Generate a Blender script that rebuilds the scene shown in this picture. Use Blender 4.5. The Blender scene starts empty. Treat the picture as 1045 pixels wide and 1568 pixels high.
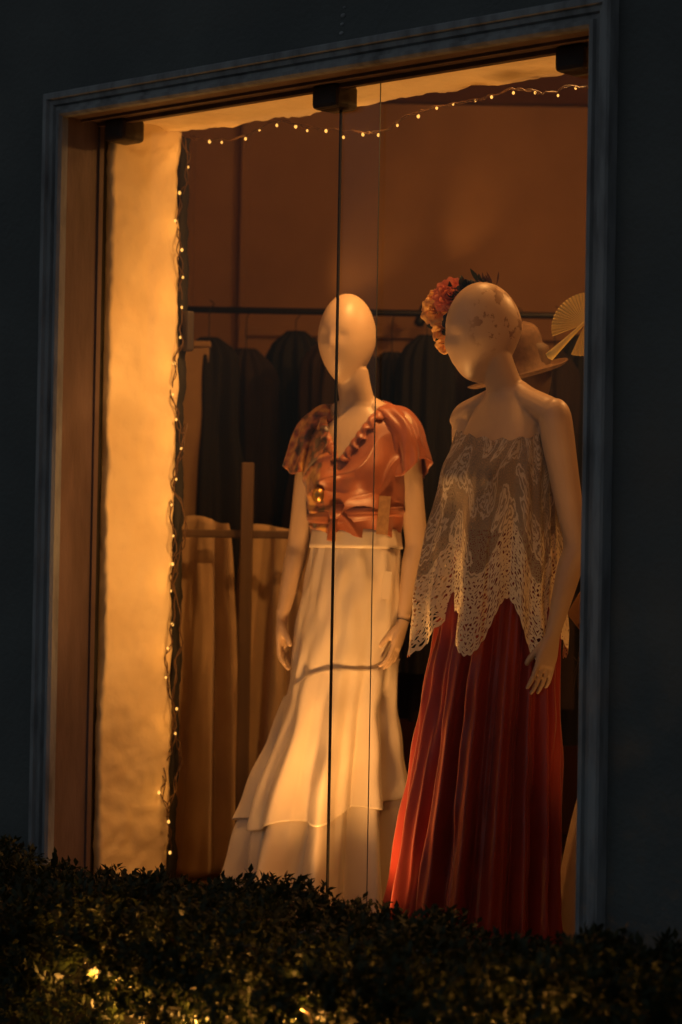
import bpy, math, random
import numpy as np
from mathutils import Vector, Matrix, noise
random.seed(7); rng=np.random.default_rng(7)
scene=bpy.context.scene
scene.view_settings.view_transform='Standard'
try: scene.view_settings.look='None'
except Exception: pass

# ------------------------------------------------------------ helpers
def empty(name,loc=(0,0,0),rz=0.0,parent=None):
    o=bpy.data.objects.new(name,None); o.empty_display_size=.1
    o.location=loc; o.rotation_euler=(0,0,rz); scene.collection.objects.link(o)
    if parent: o.parent=parent
    return o
def mesh_obj(name,V,F,mat=None,parent=None,smooth=True):
    me=bpy.data.meshes.new(name); me.from_pydata([tuple(map(float,v)) for v in V],[],[tuple(f) for f in F]); me.update()
    o=bpy.data.objects.new(name,me); scene.collection.objects.link(o)
    if mat: me.materials.append(mat)
    if smooth: me.polygons.foreach_set('use_smooth',[True]*len(me.polygons))
    if parent: o.parent=parent
    return o
def grid_obj(name,P,mat,parent=None,closed=True,mask=None,thick=0,smooth=True):
    nv,nu=P.shape[0],P.shape[1]
    V=P.reshape(-1,3); F=[]
    for j in range(nv-1):
        for i in range(nu if closed else nu-1):
            k=(i+1)%nu
            q=(j*nu+i,j*nu+k,(j+1)*nu+k,(j+1)*nu+i)
            if mask is not None and not (mask[j,i] and mask[j,k] and mask[j+1,k] and mask[j+1,i]): continue
            F.append(q)
    o=mesh_obj(name,V,F,mat,parent,smooth)
    if thick:
        m=o.modifiers.new('s','SOLIDIFY'); m.thickness=thick; m.offset=0
    return o
def box(name,x0,x1,y0,y1,z0,z1,mat,parent=None,bevel=0.003):
    V=[(x,y,z) for x in(x0,x1) for y in(y0,y1) for z in(z0,z1)]
    F=[(0,1,3,2),(4,6,7,5),(0,4,5,1),(2,3,7,6),(0,2,6,4),(1,5,7,3)]
    o=mesh_obj(name,V,F,mat,parent,False)
    if bevel:
        m=o.modifiers.new('b','BEVEL'); m.width=bevel; m.segments=2
    return o
def boxes(name,L,mat,parent=None):
    V=[];F=[]
    for (x0,x1,y0,y1,z0,z1) in L:
        b=len(V); V+=[(x,y,z) for x in(x0,x1) for y in(y0,y1) for z in(z0,z1)]
        F+=[tuple(b+i for i in f) for f in [(0,1,3,2),(4,6,7,5),(0,4,5,1),(2,3,7,6),(0,2,6,4),(1,5,7,3)]]
    return mesh_obj(name,V,F,mat,parent,False)
def rough_box(name,x0,x1,y0,y1,z0,z1,mat,parent,step=.02,amp=.004,sc=9):
    import bmesh
    bm=bmesh.new()
    def face(o,a,b,na,nb):
        vs=[[bm.verts.new(o+a*(i/na)+b*(j/nb)) for i in range(na+1)] for j in range(nb+1)]
        for j in range(nb):
            for i in range(na): bm.faces.new((vs[j][i],vs[j][i+1],vs[j+1][i+1],vs[j+1][i]))
    dx,dy,dz=x1-x0,y1-y0,z1-z0
    nx,ny,nz=[max(1,int(d/step)) for d in(dx,dy,dz)]
    X,Y,Z=Vector((dx,0,0)),Vector((0,dy,0)),Vector((0,0,dz)); o=Vector((x0,y0,z0))
    face(o,Y,X,ny,nx); face(o+Z,X,Y,nx,ny); face(o,X,Z,nx,nz); face(o+Y,Z,X,nz,nx); face(o,Z,Y,nz,ny); face(o+X,Y,Z,ny,nz)
    bmesh.ops.remove_doubles(bm,verts=bm.verts,dist=.0004)
    bm.normal_update()
    for v in bm.verts:
        n=noise.noise_vector(v.co*sc)*amp+noise.noise_vector(v.co*sc*3.7)*amp*.5
        v.co+=n
    me=bpy.data.meshes.new(name); bm.to_mesh(me); bm.free()
    me.polygons.foreach_set('use_smooth',[True]*len(me.polygons)); me.materials.append(mat)
    ob=bpy.data.objects.new(name,me); scene.collection.objects.link(ob); ob.parent=parent
    return ob
def curve_obj(name,pts,r,mat,parent=None,cyclic=False):
    c=bpy.data.curves.new(name,'CURVE'); c.dimensions='3D'; c.bevel_depth=r; c.bevel_resolution=2
    s=c.splines.new('POLY'); s.points.add(len(pts)-1); s.use_cyclic_u=cyclic
    for p,q in zip(s.points,pts): p.co=(q[0],q[1],q[2],1)
    c.materials.append(mat); o=bpy.data.objects.new(name,c); scene.collection.objects.link(o)
    if parent: o.parent=parent
    return o
def catmull(P,k=6):
    P=np.array(P,float); Q=np.vstack([2*P[0]-P[1],P,2*P[-1]-P[-2]]); out=[]
    for i in range(1,len(Q)-2):
        for t in np.linspace(0,1,k,endpoint=False):
            a,b,c,d=Q[i-1],Q[i],Q[i+1],Q[i+2]
            out.append(.5*((2*b)+(-a+c)*t+(2*a-5*b+4*c-d)*t*t+(-a+3*b-3*c+d)*t**3))
    out.append(P[-1]); return np.array(out)
def SI(zs,vs):
    c=catmull(np.stack([np.array(zs,float),np.array(vs,float)],1),8); c=c[np.argsort(c[:,0])]
    return lambda z:float(np.interp(z,c[:,0],c[:,1]))

class Tubes:
    def __init__(s): s.V=[];s.F=[]
    def tube(s,C,A,ra,rb,n=16):
        C=np.array(C,float); m=len(C); base=len(s.V)
        ra=np.array(ra,float); rb=np.array(rb,float)
        T=np.gradient(C,axis=0); T/=np.linalg.norm(T,axis=1)[:,None]
        A=np.array(A,float)
        for i in range(m):
            a=A-T[i]*A.dot(T[i]); a/=np.linalg.norm(a); b=np.cross(T[i],a)
            for k in range(n):
                t=2*math.pi*k/n
                s.V.append(C[i]+a*ra[i]*math.cos(t)+b*rb[i]*math.sin(t))
        for i in range(m-1):
            for k in range(n):
                l=(k+1)%n; s.F.append((base+i*n+k,base+i*n+l,base+(i+1)*n+l,base+(i+1)*n+k))
        e0=len(s.V); s.V.append(C[0]-T[0]*min(ra[0],rb[0])*.6); s.V.append(C[-1]+T[-1]*min(ra[-1],rb[-1])*.6)
        for k in range(n):
            l=(k+1)%n; s.F.append((base+l,base+k,e0)); s.F.append((base+(m-1)*n+k,base+(m-1)*n+l,e0+1))
    def ptube(s,rows,A,k=6,n=16):
        c=catmull(rows,k); s.tube(c[:,:3],A,c[:,3],c[:,4],n)
    def blob(s,fn,nu=32,nv=20):
        base=len(s.V)
        s.V.append(fn(0,0,1))
        for j in range(1,nv):
            p=math.pi*j/nv
            for i in range(nu):
                t=2*math.pi*i/nu; s.V.append(fn(math.sin(p)*math.cos(t),math.sin(p)*math.sin(t),math.cos(p)))
        s.V.append(fn(0,0,-1)); e=len(s.V)-1
        for i in range(nu):
            k=(i+1)%nu
            s.F.append((base,base+1+i,base+1+k)); s.F.append((e,base+1+(nv-2)*nu+k,base+1+(nv-2)*nu+i))
            for j in range(nv-2):
                a=base+1+j*nu; s.F.append((a+i,a+nu+i,a+nu+k,a+k))

# ------------------------------------------------------------ materials
def new_mat(name):
    m=bpy.data.materials.new(name); m.use_nodes=True; nt=m.node_tree
    return m,nt,nt.nodes['Principled BSDF'],nt.nodes['Material Output']
def mat(name,c,rough=.6,c2=None,scale=8,detail=6,lo=.35,hi=.65,bump=0,bscale=None,metal=0,sheen=0,spec=.5,stretch=None,transl=0):
    m,nt,b,out=new_mat(name)
    b.inputs['Base Color'].default_value=(*c,1); b.inputs['Roughness'].default_value=rough
    b.inputs['Metallic'].default_value=metal; b.inputs['Specular IOR Level'].default_value=spec
    if sheen: b.inputs['Sheen Weight'].default_value=sheen
    tc=nt.nodes.new('ShaderNodeTexCoord'); src=tc.outputs['Object']
    if stretch:
        mp=nt.nodes.new('ShaderNodeMapping'); mp.inputs['Scale'].default_value=stretch; nt.links.new(src,mp.inputs[0]); src=mp.outputs[0]
    if c2:
        n=nt.nodes.new('ShaderNodeTexNoise'); n.inputs['Scale'].default_value=scale; n.inputs['Detail'].default_value=detail
        nt.links.new(src,n.inputs['Vector'])
        r=nt.nodes.new('ShaderNodeValToRGB'); r.color_ramp.elements[0].position=lo; r.color_ramp.elements[1].position=hi
        r.color_ramp.elements[0].color=(*c,1); r.color_ramp.elements[1].color=(*c2,1)
        nt.links.new(n.outputs['Fac'],r.inputs[0]); nt.links.new(r.outputs[0],b.inputs['Base Color'])
    if bump:
        n=nt.nodes.new('ShaderNodeTexNoise'); n.inputs['Scale'].default_value=bscale or scale*3; n.inputs['Detail'].default_value=8
        nt.links.new(src,n.inputs['Vector'])
        bp=nt.nodes.new('ShaderNodeBump'); bp.inputs['Strength'].default_value=1; bp.inputs['Distance'].default_value=bump
        nt.links.new(n.outputs['Fac'],bp.inputs['Height']); nt.links.new(bp.outputs[0],b.inputs['Normal'])
    if transl:
        t=nt.nodes.new('ShaderNodeBsdfTranslucent'); t.inputs[0].default_value=(*c,1)
        mx=nt.nodes.new('ShaderNodeMixShader'); mx.inputs[0].default_value=transl
        nt.links.new(b.outputs[0],mx.inputs[1]); nt.links.new(t.outputs[0],mx.inputs[2]); nt.links.new(mx.outputs[0],out.inputs[0])
    return m

M_wall=mat('exterior_stucco',(.125,.14,.138),.9,(.100,.112,.113),scale=3,bump=.004,bscale=60)
M_frame=mat('weathered_frame_paint',(.31,.325,.335),.65,(.15,.15,.155),scale=6,lo=.42,hi=.72,bump=.002,bscale=40,stretch=(4,4,1))
M_reveal=mat('reveal_paint',(.22,.145,.115),.6,(.15,.095,.07),scale=5,bump=.002,bscale=30,stretch=(3,3,.6))
M_plaster=mat('plaster',(.86,.71,.45),.85,(.76,.60,.36),scale=4,bump=.008,bscale=9)
M_dark=mat('dark_gap',(.012,.010,.008),.8)
M_block=mat('dark_bracket',(.05,.04,.035),.6,(.03,.02,.02),bump=.001)
M_room=mat('shop_wall_paint',(.40,.225,.11),.85,(.31,.17,.08),scale=2,bump=.001,bscale=20)
M_floor=mat('shop_floor_boards',(.22,.13,.07),.5,(.15,.09,.05),scale=6,stretch=(1,8,1))
M_skinA=mat('mannequin_paint',(.58,.42,.28),.42,(.52,.37,.245),scale=5,bump=.0004,bscale=30)
M_rust=mat('rust_satin',(.38,.115,.042),.42,(.25,.065,.024),scale=9,sheen=.2,spec=.5)
M_cream=mat('cream_satin',(.76,.66,.52),.40,(.70,.59,.46),scale=5,sheen=.2)
M_red=mat('red_satin',(.30,.030,.016),.38,(.23,.021,.012),scale=3,sheen=.1,spec=.5,stretch=(6,6,.6))
M_tan=mat('tan_cloth',(.50,.34,.18),.8,(.40,.26,.14),scale=6,sheen=.2)
M_wood=mat('wood',(.14,.08,.035),.6,(.10,.055,.022),scale=5,stretch=(6,6,.5))
M_black=[mat('dark_cloth_%d'%i,c,.85,tuple(x*.6 for x in c),scale=7) for i,c in enumerate([(.010,.008,.008),(.028,.015,.010),(.007,.007,.008),(.040,.021,.013)])]
M_brown=mat('brown_cloth',(.22,.11,.055),.8,(.14,.065,.035),scale=10)
M_leaf=mat('hedge_leaf',(.024,.033,.011),.55,(.034,.041,.013),scale=6,transl=.25,spec=.35)
M_leafd=mat('dark_leaf',(.02,.04,.015),.5,(.03,.05,.02),scale=20)
M_core=mat('hedge_core_dark',(.01,.009,.006),.9)  # near-black colour of the solid hedge core
M_ground=mat('ground_pavement',(.07,.07,.07),.9,(.05,.05,.05),scale=2,bump=.003,bscale=30)
M_straw=mat('straw',(.20,.115,.055),.8,(.14,.08,.038),scale=60,bump=.001,bscale=90)
M_fan=mat('palm_fan',(.92,.70,.22),.6,(.86,.62,.17),scale=12)
M_salmon=mat('salmon_petal',(.88,.32,.16),.6,(.78,.20,.10),scale=25,transl=.25)
M_yellow=mat('yellow_petal',(.88,.56,.20),.6,(.80,.40,.13),scale=25,transl=.25)
M_navy=mat('navy_petal',(.02,.02,.03),.6)
M_tag=mat('paper_tag',(.40,.22,.09),.7,(.26,.14,.06),scale=60)
M_gold=mat('gold_metal',(.50,.30,.09),.4,metal=1)
M_cable=mat('cable_brown',(.10,.05,.02),.5)
M_metal=mat('lamp_metal',(.05,.05,.05),.4,metal=.8)
def emis(name,c,s):
    m,nt,b,out=new_mat(name); e=nt.nodes.new('ShaderNodeEmission'); e.inputs[0].default_value=(*c,1); e.inputs[1].default_value=s
    nt.links.new(e.outputs[0],out.inputs[0]); m.cycles.emission_sampling='NONE'; return m
M_bulb=emis('fairy_bulb_glow',(1,.45,.09),1.9)

def chipped():
    m=mat('chipped_mannequin_paint',(.56,.40,.265),.42,(.50,.35,.23),scale=5,bump=.0004,bscale=30)
    nt=m.node_tree; b=nt.nodes['Principled BSDF']
    old=b.inputs['Base Color'].links[0].from_socket
    tc=nt.nodes.new('ShaderNodeTexCoord')
    n=nt.nodes.new('ShaderNodeTexNoise'); n.inputs['Scale'].default_value=17; n.inputs['Detail'].default_value=7; n.inputs['Roughness'].default_value=.62
    nt.links.new(tc.outputs['Object'],n.inputs['Vector'])
    r=nt.nodes.new('ShaderNodeValToRGB'); r.color_ramp.elements[0].position=.545; r.color_ramp.elements[1].position=.56
    nt.links.new(n.outputs['Fac'],r.inputs[0])
    sx=nt.nodes.new('ShaderNodeSeparateXYZ'); nt.links.new(tc.outputs['Object'],sx.inputs[0])
    g=nt.nodes.new('ShaderNodeMapRange'); g.inputs['From Min'].default_value=1.60; g.inputs['From Max'].default_value=1.64; nt.links.new(sx.outputs['Z'],g.inputs[0])
    g2=nt.nodes.new('ShaderNodeMapRange'); g2.inputs['From Min'].default_value=.0; g2.inputs['From Max'].default_value=.03; nt.links.new(sx.outputs['X'],g2.inputs[0])
    mu=nt.nodes.new('ShaderNodeMath'); mu.operation='MULTIPLY'; nt.links.new(r.outputs[0],mu.inputs[0]); nt.links.new(g.outputs[0],mu.inputs[1])
    mu2=nt.nodes.new('ShaderNodeMath'); mu2.operation='MULTIPLY'; nt.links.new(mu.outputs[0],mu2.inputs[0]); nt.links.new(g2.outputs[0],mu2.inputs[1])
    mx=nt.nodes.new('ShaderNodeMix'); mx.data_type='RGBA'; nt.links.new(mu2.outputs[0],mx.inputs[0])
    nt.links.new(old,mx.inputs[6]); mx.inputs[7].default_value=(.26,.15,.08,1)
    nt.links.new(mx.outputs[2],b.inputs['Base Color']); return m
M_skinB=chipped()

def lace_mat():
    m,nt,b,out=new_mat('lace'); b.inputs['Roughness'].default_value=.8
    N=nt.nodes.new; L=nt.links.new
    tc=N('ShaderNodeTexCoord'); sx=N('ShaderNodeSeparateXYZ'); L(tc.outputs['UV'],sx.inputs[0])
    def vor(scale,feat):
        v=N('ShaderNodeTexVoronoi'); v.feature=feat; v.inputs['Scale'].default_value=scale; v.voronoi_dimensions='2D'; L(tc.outputs['UV'],v.inputs['Vector']); return v
    def math_(op,a,bv):
        x=N('ShaderNodeMath'); x.operation=op
        for i,q in enumerate((a,bv)):
            if isinstance(q,(int,float)): x.inputs[i].default_value=q
            else: L(q,x.inputs[i])
        return x.outputs[0]
    fine=math_('LESS_THAN',vor(170,'DISTANCE_TO_EDGE').outputs['Distance'],.27)
    coarse=math_('LESS_THAN',vor(95,'DISTANCE_TO_EDGE').outputs['Distance'],.24)
    fl=vor(13,'F1').outputs['Distance']
    nz=N('ShaderNodeTexNoise'); nz.inputs['Scale'].default_value=40; L(tc.outputs['UV'],nz.inputs['Vector'])
    fl2=math_('ADD',fl,math_('MULTIPLY',nz.outputs['Fac'],.40))
    rings=math_('GREATER_THAN',math_('SINE',math_('MULTIPLY',fl2,36),0),-.1)
    flower=math_('MULTIPLY',math_('LESS_THAN',fl2,.60),rings)
    low=math_('LESS_THAN',sx.outputs['Y'],.20)
    band=math_('LESS_THAN',math_('ABSOLUTE',math_('SUBTRACT',sx.outputs['Y'],.20),0),.005)
    hemb=math_('LESS_THAN',sx.outputs['Y'],.007)
    upper=math_('MAXIMUM',fine,flower)
    lowm=math_('MAXIMUM',coarse,math_('MULTIPLY',flower,fine))
    mx=N('ShaderNodeMix'); L(low,mx.inputs[0]); L(upper,mx.inputs[2]); L(lowm,mx.inputs[3])
    a=math_('MAXIMUM',math_('MAXIMUM',mx.outputs[0],band),hemb)
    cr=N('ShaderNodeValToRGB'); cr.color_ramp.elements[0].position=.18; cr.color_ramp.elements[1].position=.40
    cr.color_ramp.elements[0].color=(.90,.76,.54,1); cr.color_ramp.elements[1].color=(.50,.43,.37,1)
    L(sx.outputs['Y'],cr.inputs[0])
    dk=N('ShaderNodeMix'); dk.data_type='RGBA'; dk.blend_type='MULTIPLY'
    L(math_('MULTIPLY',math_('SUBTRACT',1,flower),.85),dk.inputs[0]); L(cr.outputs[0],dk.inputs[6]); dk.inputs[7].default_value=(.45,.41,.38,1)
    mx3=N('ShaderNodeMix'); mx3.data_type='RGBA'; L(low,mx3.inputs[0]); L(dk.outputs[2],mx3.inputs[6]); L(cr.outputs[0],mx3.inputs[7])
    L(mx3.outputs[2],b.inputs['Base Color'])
    tr=N('ShaderNodeBsdfTransparent'); ms=N('ShaderNodeMixShader'); L(a,ms.inputs[0]); L(tr.outputs[0],ms.inputs[1]); L(b.outputs[0],ms.inputs[2]); L(ms.outputs[0],out.inputs[0])
    return m
M_lace=lace_mat()

def glass_mat():
    m,nt,b,out=new_mat('window_glass')
    tr=nt.nodes.new('ShaderNodeBsdfTransparent'); tr.inputs[0].default_value=(.96,.97,.95,1)
    gl=nt.nodes.new('ShaderNodeBsdfGlossy'); gl.inputs['Roughness'].default_value=.0
    fr=nt.nodes.new('ShaderNodeFresnel'); fr.inputs[0].default_value=1.34
    ms=nt.nodes.new('ShaderNodeMixShader'); nt.links.new(fr.outputs[0],ms.inputs[0]); nt.links.new(tr.outputs[0],ms.inputs[1]); nt.links.new(gl.outputs[0],ms.inputs[2]); nt.links.new(ms.outputs[0],out.inputs[0])
    return m
M_glass=glass_mat()
def print_mat():
    m=mat('printed_rust_satin',(.38,.115,.042),.42,(.25,.065,.024),scale=9,sheen=.2,spec=.5)
    nt=m.node_tree; b=nt.nodes['Principled BSDF']; old=b.inputs['Base Color'].links[0].from_socket
    tc=nt.nodes.new('ShaderNodeTexCoord')
    n=nt.nodes.new('ShaderNodeTexNoise'); n.inputs['Scale'].default_value=26; n.inputs['Detail'].default_value=2; nt.links.new(tc.outputs['Object'],n.inputs['Vector'])
    r=nt.nodes.new('ShaderNodeValToRGB'); e=r.color_ramp.elements; e[0].position=.40; e[0].color=(.06,.025,.02,1); e[1].position=.66; e[1].color=(.58,.30,.08,1)
    x=r.color_ramp.elements.new(.50); x.color=(.30,.08,.03,1)
    nt.links.new(n.outputs['Fac'],r.inputs[0])
    sx=nt.nodes.new('ShaderNodeSeparateXYZ'); nt.links.new(tc.outputs['Object'],sx.inputs[0])
    g=nt.nodes.new('ShaderNodeMapRange'); g.inputs['From Min'].default_value=-.055; g.inputs['From Max'].default_value=-.06; nt.links.new(sx.outputs['X'],g.inputs[0])
    mx=nt.nodes.new('ShaderNodeMix'); mx.data_type='RGBA'; nt.links.new(g.outputs[0],mx.inputs[0]); nt.links.new(old,mx.inputs[6]); nt.links.new(r.outputs[0],mx.inputs[7])
    nt.links.new(mx.outputs[2],b.inputs['Base Color']); return m
M_print=print_mat()

# ------------------------------------------------------------ ground & building
mesh_obj('ground',[(-300,-300,0),(300,-300,0),(300,300,0),(-300,300,0)],[(0,1,2,3)],M_ground,None,False)
shop=empty('shop_building')
boxes('front_wall',[(-9,0,0,.14,0,6),(1.92,12,0,.14,0,6),(0,1.92,0,.14,2.89,6),(0,1.92,0,.14,0,.62)],M_wall,shop)
wf=empty('window_frame')
ix0,ix1,iz0,iz1=.03,1.887,.66,2.856
prof=[(-.001,.0),(-.001,-.022),(.006,-.030),(.016,-.030),(.019,-.020),(.030,-.018),(.034,-.028),(.046,-.030),(.050,-.040),(.064,-.040),(.069,-.034),(.069,.0)]
V=[];F=[]
for (cx,cz,sx_,sz_) in [(ix0,iz0,-1,-1),(ix1,iz0,1,-1),(ix1,iz1,1,1),(ix0,iz1,-1,1)]:
    for (o,y) in prof: V.append((cx+sx_*o,y-.001,cz+sz_*o))
n=len(prof)
for c in range(4):
    d=(c+1)%4
    for k in range(n-1): F.append((c*n+k,d*n+k,d*n+k+1,c*n+k+1))
mo=mesh_obj('moulding',V,F,M_frame,wf,False)
boxes('lining',[(.002,.029,0,.138,.66,2.856),(1.888,1.918,0,.138,.66,2.856),(.002,1.918,0,.138,2.857,2.888),(.002,1.918,0,.138,.622,.659)],M_reveal,wf)
boxes('lining_bead',[(.029,.036,.118,.134,.66,2.845),(.029,1.887,.05,.058,2.849,2.8565),(.029,1.887,.112,.134,2.845,2.8565)],M_reveal,wf)
boxes('glazing_channel',[(-.02,.018,.139,.164,.6,3.0),(1.895,1.93,.139,.164,.6,3.0),(.018,1.895,.139,.164,2.868,3.0),(.018,1.895,.139,.164,.6,.65)],M_dark,wf)
for i,(a,b_) in enumerate([(.068,.150),(.885,.975),(1.69,1.78)]):
    o=box('glass_bracket_%d'%i,a,b_,.10,.19,2.795,2.862,M_block,wf,.012)
gl=empty('glass_panes')
mesh_obj('pane_a',[(.02,.150,.65),(1.087,.150,.65),(1.087,.150,2.87),(.02,.150,2.87)],[(0,1,2,3)],M_glass,gl,False)
mesh_obj('pane_b',[(.944,.159,.65),(1.90,.159,.65),(1.90,.159,2.87),(.944,.159,2.87)],[(0,1,2,3)],M_glass,gl,False)
box('seal',.9415,.9465,.1515,.158,.65,2.87,M_dark,gl,0)
M_edge=mat('glass_edge',(.20,.20,.14),.3)
box('pane_edge',1.0868,1.0880,.148,.151,.65,2.87,M_edge,gl,0)
rough_box('plaster_pier',-.5,.043,.166,.434,.50,3.2,M_plaster,shop,step=.012,amp=.010,sc=8)
rough_box('plaster_lintel',.035,2.3,.168,.436,2.872,3.2,M_plaster,shop,step=.012,amp=.011,sc=12)
rough_box('plaster_pier_2',1.91,2.4,.166,.434,.50,3.2,M_plaster,shop,step=.05,amp=.004,sc=7)
rough_box('cable_strip',.006,.044,.438,.470,.55,2.86,M_dark,shop,step=.012,amp=.008,sc=14)
T=Tubes()
for (x,z,r) in [(1.083,2.955,.006),(1.085,2.978,.005),(1.088,3.000,.007),(1.092,3.02,.004)]:
    T.blob(lambda a,b,c,x=x,z=z,r=r:np.array([x+a*r*1.3,-.001+b*.002,z+c*r*.8]),12,8)
mesh_obj('wall_marks',T.V,T.F,M_frame,shop)  # small pale raised dabs on the front wall
boxes('shop_floor',[(-2.6,5.5,.166,6.2,.40,.55)],M_floor,shop)
boxes('shop_walls',[(-2.7,-2.6,.166,6.3,.4,3.5),(5.5,5.6,.166,6.3,.4,3.5),(-2.7,5.6,6.2,6.3,.4,3.5)],M_room,shop)
boxes('front_wall_inner',[(-2.7,-.5,.15,.30,.4,3.5),(2.4,5.6,.15,.30,.4,3.5)],M_room,shop)
boxes('ceiling',[(-2.7,5.6,.145,6.3,3.42,3.6)],M_room,shop)
CX,CY=5.25,-4.55
def W(a,b): return (CX+.740*a-.673*b, CY+.673*a+.740*b)
part=empty('partition_wall',(*W(.3,9.5),.55),math.radians(42.3))
box('wall_panel',-2.4,2.6,0,.08,0,2.86,M_room,part,0)
box('door_casing',-.98,-.90,-.06,-.001,0,2.84,M_room,part,.006)
box('door_casing_2',-.72,-.69,-.04,-.001,0,2.84,M_room,part,.006)
box('picture_rail',-.69,2.6,-.03,-.001,1.93,1.97,M_room,part,.006)

# ------------------------------------------------------------ mannequin body
def hand(T,w,d,side,nrm,curl=.25,spread=1.0,scale=1.0):
    w=np.array(w,float); d=np.array(d,float); d/=np.linalg.norm(d)
    side=np.array(side,float); side-=d*side.dot(d); side/=np.linalg.norm(side)
    nrm=np.array(nrm,float); nrm-=d*nrm.dot(d); nrm-=side*nrm.dot(side); nrm/=np.linalg.norm(nrm)
    s=scale
    T.ptube([[*(w-d*.02*s),.021*s,.018*s],[*w,.022*s,.017*s],[*(w+d*.03*s),.030*s,.016*s],[*(w+d*.06*s),.036*s,.015*s],[*(w+d*.085*s),.035*s,.012*s]],side,5,16)
    for off,ln,an in [(.027,.076,.07),(.009,.088,.02),(-.0095,.082,-.03),(-.027,.064,-.10)]:
        p=w+d*.078*s+side*off*s; dd=d*math.cos(an*spread)+side*math.sin(an*spread)
        rows=[[*p,.0080*s,.0080*s]]; ang=curl*.3
        for j,(f,r) in enumerate([(.48,.0075),(.29,.0068),(.23,.0055)]):
            q=dd*math.cos(ang)+nrm*math.sin(ang); p=p+q*ln*f*s; rows.append([*p,r*s,r*s]); ang+=curl
        T.ptube(rows,side,4,10)
    p=w+d*.024*s+side*.016*s+nrm*.004; q=side*.20+d*.95+nrm*.50; rows=[[*p,.012*s,.012*s]]
    for f,r,t in [(.034,.0100,.0),(.026,.0088,.45),(.018,.007,.45)]:
        q=q/np.linalg.norm(q); p=p+q*f*s; rows.append([*p,r*s,r*s]); q=q+d*t
    T.ptube(rows,d,4,10)

TZ=[.80,.86,.93,1.02,1.10,1.18,1.26,1.34,1.405,1.455,1.485,1.508,1.55,1.62]
TRX=[.128,.136,.140,.130,.112,.122,.136,.140,.135,.112,.080,.056,.050,.049]
TRY=[.085,.094,.098,.090,.078,.087,.098,.096,.085,.070,.060,.053,.050,.049]
TCY=[0,.008,.010,.005,0,-.003,-.006,-.004,.004,.010,.012,.010,-.004,-.018]
fRX,fRY,fCY=SI(TZ,TRX),SI(TZ,TRY),SI(TZ,TCY)
BZ=1.285
def torso_pt(z,t,off=0):
    rx=fRX(z)+off; ry=fRY(z)+off; cy=fCY(z)
    x=rx*math.cos(t); y=cy+ry*math.sin(t)
    if y<0:
        for sx_ in(-1,1):
            y-=.040*math.exp(-(((x-sx_*.066)/.05)**2+((z-BZ)/.055)**2))
    return x,y
def body(name,parent,material,head_c,head_R,arms,neck_top,hs=1.0,sw=.168):
    T=Tubes()
    zs=np.linspace(.80,1.61,60)
    base=len(T.V); n=40
    for z in zs:
        u=max(0,(z-1.48)/.13); dx=(neck_top[0])*u; dy=(neck_top[1])*u
        for k in range(n):
            x,y=torso_pt(z,2*math.pi*k/n); T.V.append(np.array([x+dx,y+dy,z]))
    for i in range(len(zs)-1):
        for k in range(n):
            l=(k+1)%n; T.F.append((base+i*n+k,base+i*n+l,base+(i+1)*n+l,base+(i+1)*n+k))
    e=len(T.V); T.V+= [np.array([0,0,.79]),np.array([neck_top[0],neck_top[1]-.015,1.615])]
    for k in range(n):
        l=(k+1)%n; T.F.append((base+l,base+k,e)); T.F.append((base+59*n+k,base+59*n+l,e+1))
    for s_ in(-1,1):
        T.ptube([[s_*.068,.01,.86,.066,.078],[s_*.070,.0,.62,.056,.060],[s_*.070,-.005,.46,.042,.045],[s_*.070,.01,.32,.043,.047],[s_*.068,.015,.10,.028,.030],[s_*.068,.0,.03,.034,.05]],(1,0,0),5,14)
        T.ptube([[s_*.068,.05,.025,.028,.022],[s_*.072,-.06,.03,.036,.024],[s_*.076,-.13,.02,.034,.016]],(1,0,0),4,12)
        T.ptube([[s_*.02,.012,1.515,.034,.026],[s_*.065,.012,1.487,.040,.030],[s_*sw*.72,.008,1.462,.044,.036],[s_*sw*.95,.005,1.445,.042,.038],[s_*sw*1.08,.004,1.420,.034,.036]],(0,1,0),5,18)
    def hf(x,y,z):
        px=.0745*x*(1-.30*max(0,-z)**1.4); py=.100*y; pz=.124*z
        if z<0 and y>0: py*=1-.50*(-z)
        if y<0:
            py-=.009*math.exp(-((x/.16)**2+((z+.12)/.20)**2))
            py+=.007*(math.exp(-(((x-.36)/.2)**2+((z-.08)/.13)**2))+math.exp(-(((x+.36)/.2)**2+((z-.08)/.13)**2)))
            py-=.006*math.exp(-((x/.3)**2+((z+.80)/.2)**2))
            py-=.003*math.exp(-((x/.25)**2+((z+.45)/.1)**2))
        if z>0 and y<0: py*=1-.06*z
        v=head_R@(Vector((px,py,pz))*hs)+Vector(head_c); return np.array(v)
    T.blob(hf,48,32)
    for (sh,el,wr,hd,side,nrm,curl) in arms:
        sh,el,wr=map(np.array,(sh,el,wr))
        T.ptube([[*(sh+np.array([-.10*sh[0],0,.034])),.026,.026],[*(sh+np.array([0,0,.012])),.041,.041],[*(sh*.86+el*.14),.043,.045],[*(sh*.66+el*.34),.039,.042],[*(sh*.33+el*.67),.034,.037],[*el,.031,.033],[*(el*.72+wr*.28),.033,.032],[*(el*.3+wr*.7),.026,.024],[*wr,.021,.017]],side,6,18)
        hand(T,wr,hd,side,nrm,curl)
    o=mesh_obj(name,T.V,T.F,material,parent)
    m=o.modifiers.new('r','REMESH'); m.mode='VOXEL'; m.voxel_size=.0036; m.use_smooth_shade=True
    m=o.modifiers.new('sm','SMOOTH'); m.factor=.5; m.iterations=4
    return o
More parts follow.
